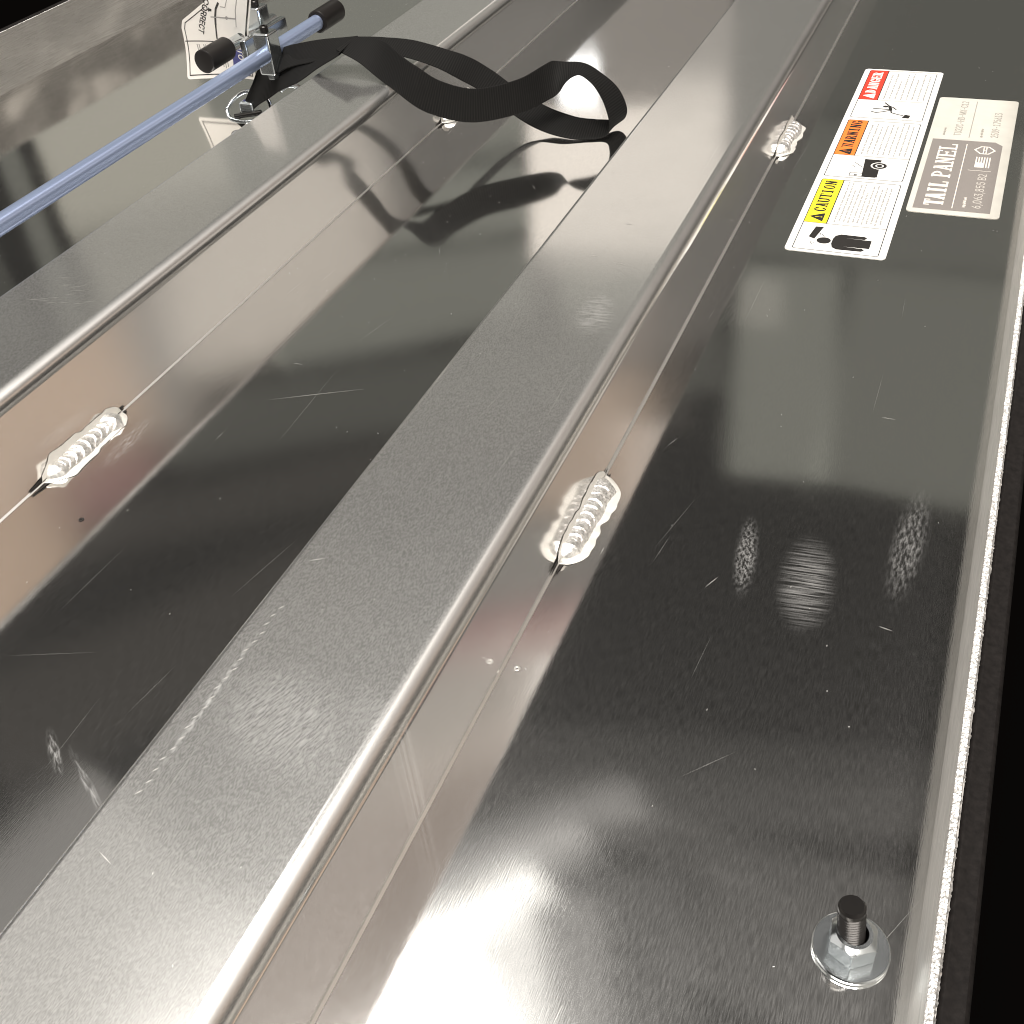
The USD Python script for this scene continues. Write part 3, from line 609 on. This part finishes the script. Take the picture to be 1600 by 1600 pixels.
# ------------------------------------------------------------------ instruction tag, standing behind the rods
TAGO, TE1, TE2 = np.array([-.6613, .80, .0166]), np.array([1, 0, 0.0]), np.array([0, -.35, .937]); TN = np.array([0, .937, .35])
TAG = thing('instruction_tag', (-.64, .80, .0166), 'white instruction tag reading CORRECT pushed over the short rod', 'tag')
def bend(q):
    """The leaf is limp: it bows a little out of its plane."""
    return .0035 * np.sin(q[:, 0] / 32 + .4) + .0022 * np.sin(q[:, 1] / 17 + q[:, 0] / 40)
def tagmesh(shape, layer):
    m = trimesh.Trimesh(*shape, process=False) if isinstance(shape, tuple) else extr(shape, 1.0)
    v = np.array(m.vertices); m = trimesh.Trimesh(np.c_[.998 * v[:, 0] + .421 * v[:, 1] + .74, 1.263 * v[:, 1] + .65, v[:, 2]], m.faces, process=False)  # the leaf hangs askew
    v, f = trimesh.remesh.subdivide_to_size(m.vertices * [1, 1, .01], m.faces, 4.0); v = v * [1, 1, 100]
    off = bend(v) - (0 if layer == 0 else .00020 + layer * .00012) - v[:, 2] * (.00025 if layer == 0 else .00010)
    return TAGO + np.outer(v[:, 0], TE1) * 1e-3 + np.outer(v[:, 1], TE2) * 1e-3 + np.outer(off, TN), np.asarray(f)[:, ::-1]
LEAF = Polygon([(-12.8, 0), (57.7, 0), (60, 37), (67.5, 66.8), (70, 95), (45, 95), (26, 65.5), (-5, 48.5), (-8, 42)]).buffer(-2.5).buffer(2.5, 6)
hole = Point(52.0, 36.0).buffer(5.6, 16)
leaf = part(TAG, 'tag_leaf', tagmesh(LEAF.difference(hole), 0), 'tag_white', smooth=30)
inner = LEAF.buffer(-2.6, join_style=1)
part(leaf, 'tag_border', tagmesh(unary_union([ring(inner, .75).difference(sbox(20, 58, 60, 99)), LineString([(-8, 30.2), (29, 31.5)]).buffer(.4), LineString([(56.4, 22), (59.5, 45), (65, 66), (66.5, 92)]).buffer(.6)]).difference(hole.buffer(1)), 1), 'print_black')
def along(text, x0, y0, x1, y1, h):
    m = meshkit.text_mesh(text, 1.0, .01, True); v = np.array(m.vertices); v[:, 0] -= v[:, 0].min(); L = math.hypot(x1 - x0, y1 - y0); u = np.array([x1 - x0, y1 - y0]) / L; w = np.array([-u[1], u[0]])
    q = np.outer(v[:, 0] * L / v[:, 0].max(), u) + np.outer(v[:, 1] * h, w) + [x0, y0]
    return np.c_[q, v[:, 2] / .01], np.array(m.faces)
part(leaf, 'correct_lettering', tagmesh(along('CORRECT', 20.5, 65.5, 8.6, 39.2, 5.2), 1), 'print_black')
pic = [LineString([(34.2, 62.2), (31, 58), (29.4, 52.6), (28.4, 46)]).buffer(.95, cap_style=2), LineString([(28.4, 46), (26.2, 34)]).buffer(.75, cap_style=2), Polygon([(22.6, 57.2), (24.4, 58.8), (24.6, 57.9), (26.6, 57.6), (26.2, 55.9), (24.2, 56.2), (23.8, 55.2)])]
part(leaf, 'closed_lid_diagram', tagmesh(unary_union(pic), 1), 'print_black')
pic = [LineString([(25, 51.9), (49.8, 51.8)]).buffer(.45), Point(40.7, 51.9).buffer(1.3), LineString([(49.5, 46.2), (50.5, 58), (53.5, 67)]).buffer(.35), LineString([(35.7, 59.6), (40.3, 59.2), (43.6, 66.2), (38, 66.5)]).buffer(.25)]
part(leaf, 'diagram_lines', tagmesh(unary_union(pic), 1), 'print_grey')
part(leaf, 'blue_block', tagmesh(Polygon([(39.0, 25.6), (56.0, 28), (52.5, 3), (34.6, 3)]).difference(hole.buffer(.5)), 1), 'print_blue')
part(leaf, 'block_lettering', tagmesh(along('TO', 45.5, 27.2, 43.8, 17.5, 5.2), 2), 'tag_white')
fine = unary_union([sbox(x, y, x + .8, y + l) for x, y, l in ((2.6, 22, 6), (4.6, 20, 8), (9.4, 24, 4), (11.4, 22, 6), (25.5, 9, 5), (27.8, 8, 6), (30.2, 9, 5), (22.5, 10, 4))])
part(leaf, 'small_print', tagmesh(fine, 1), 'print_grey', kind='stuff')

# ------------------------------------------------------------------ end
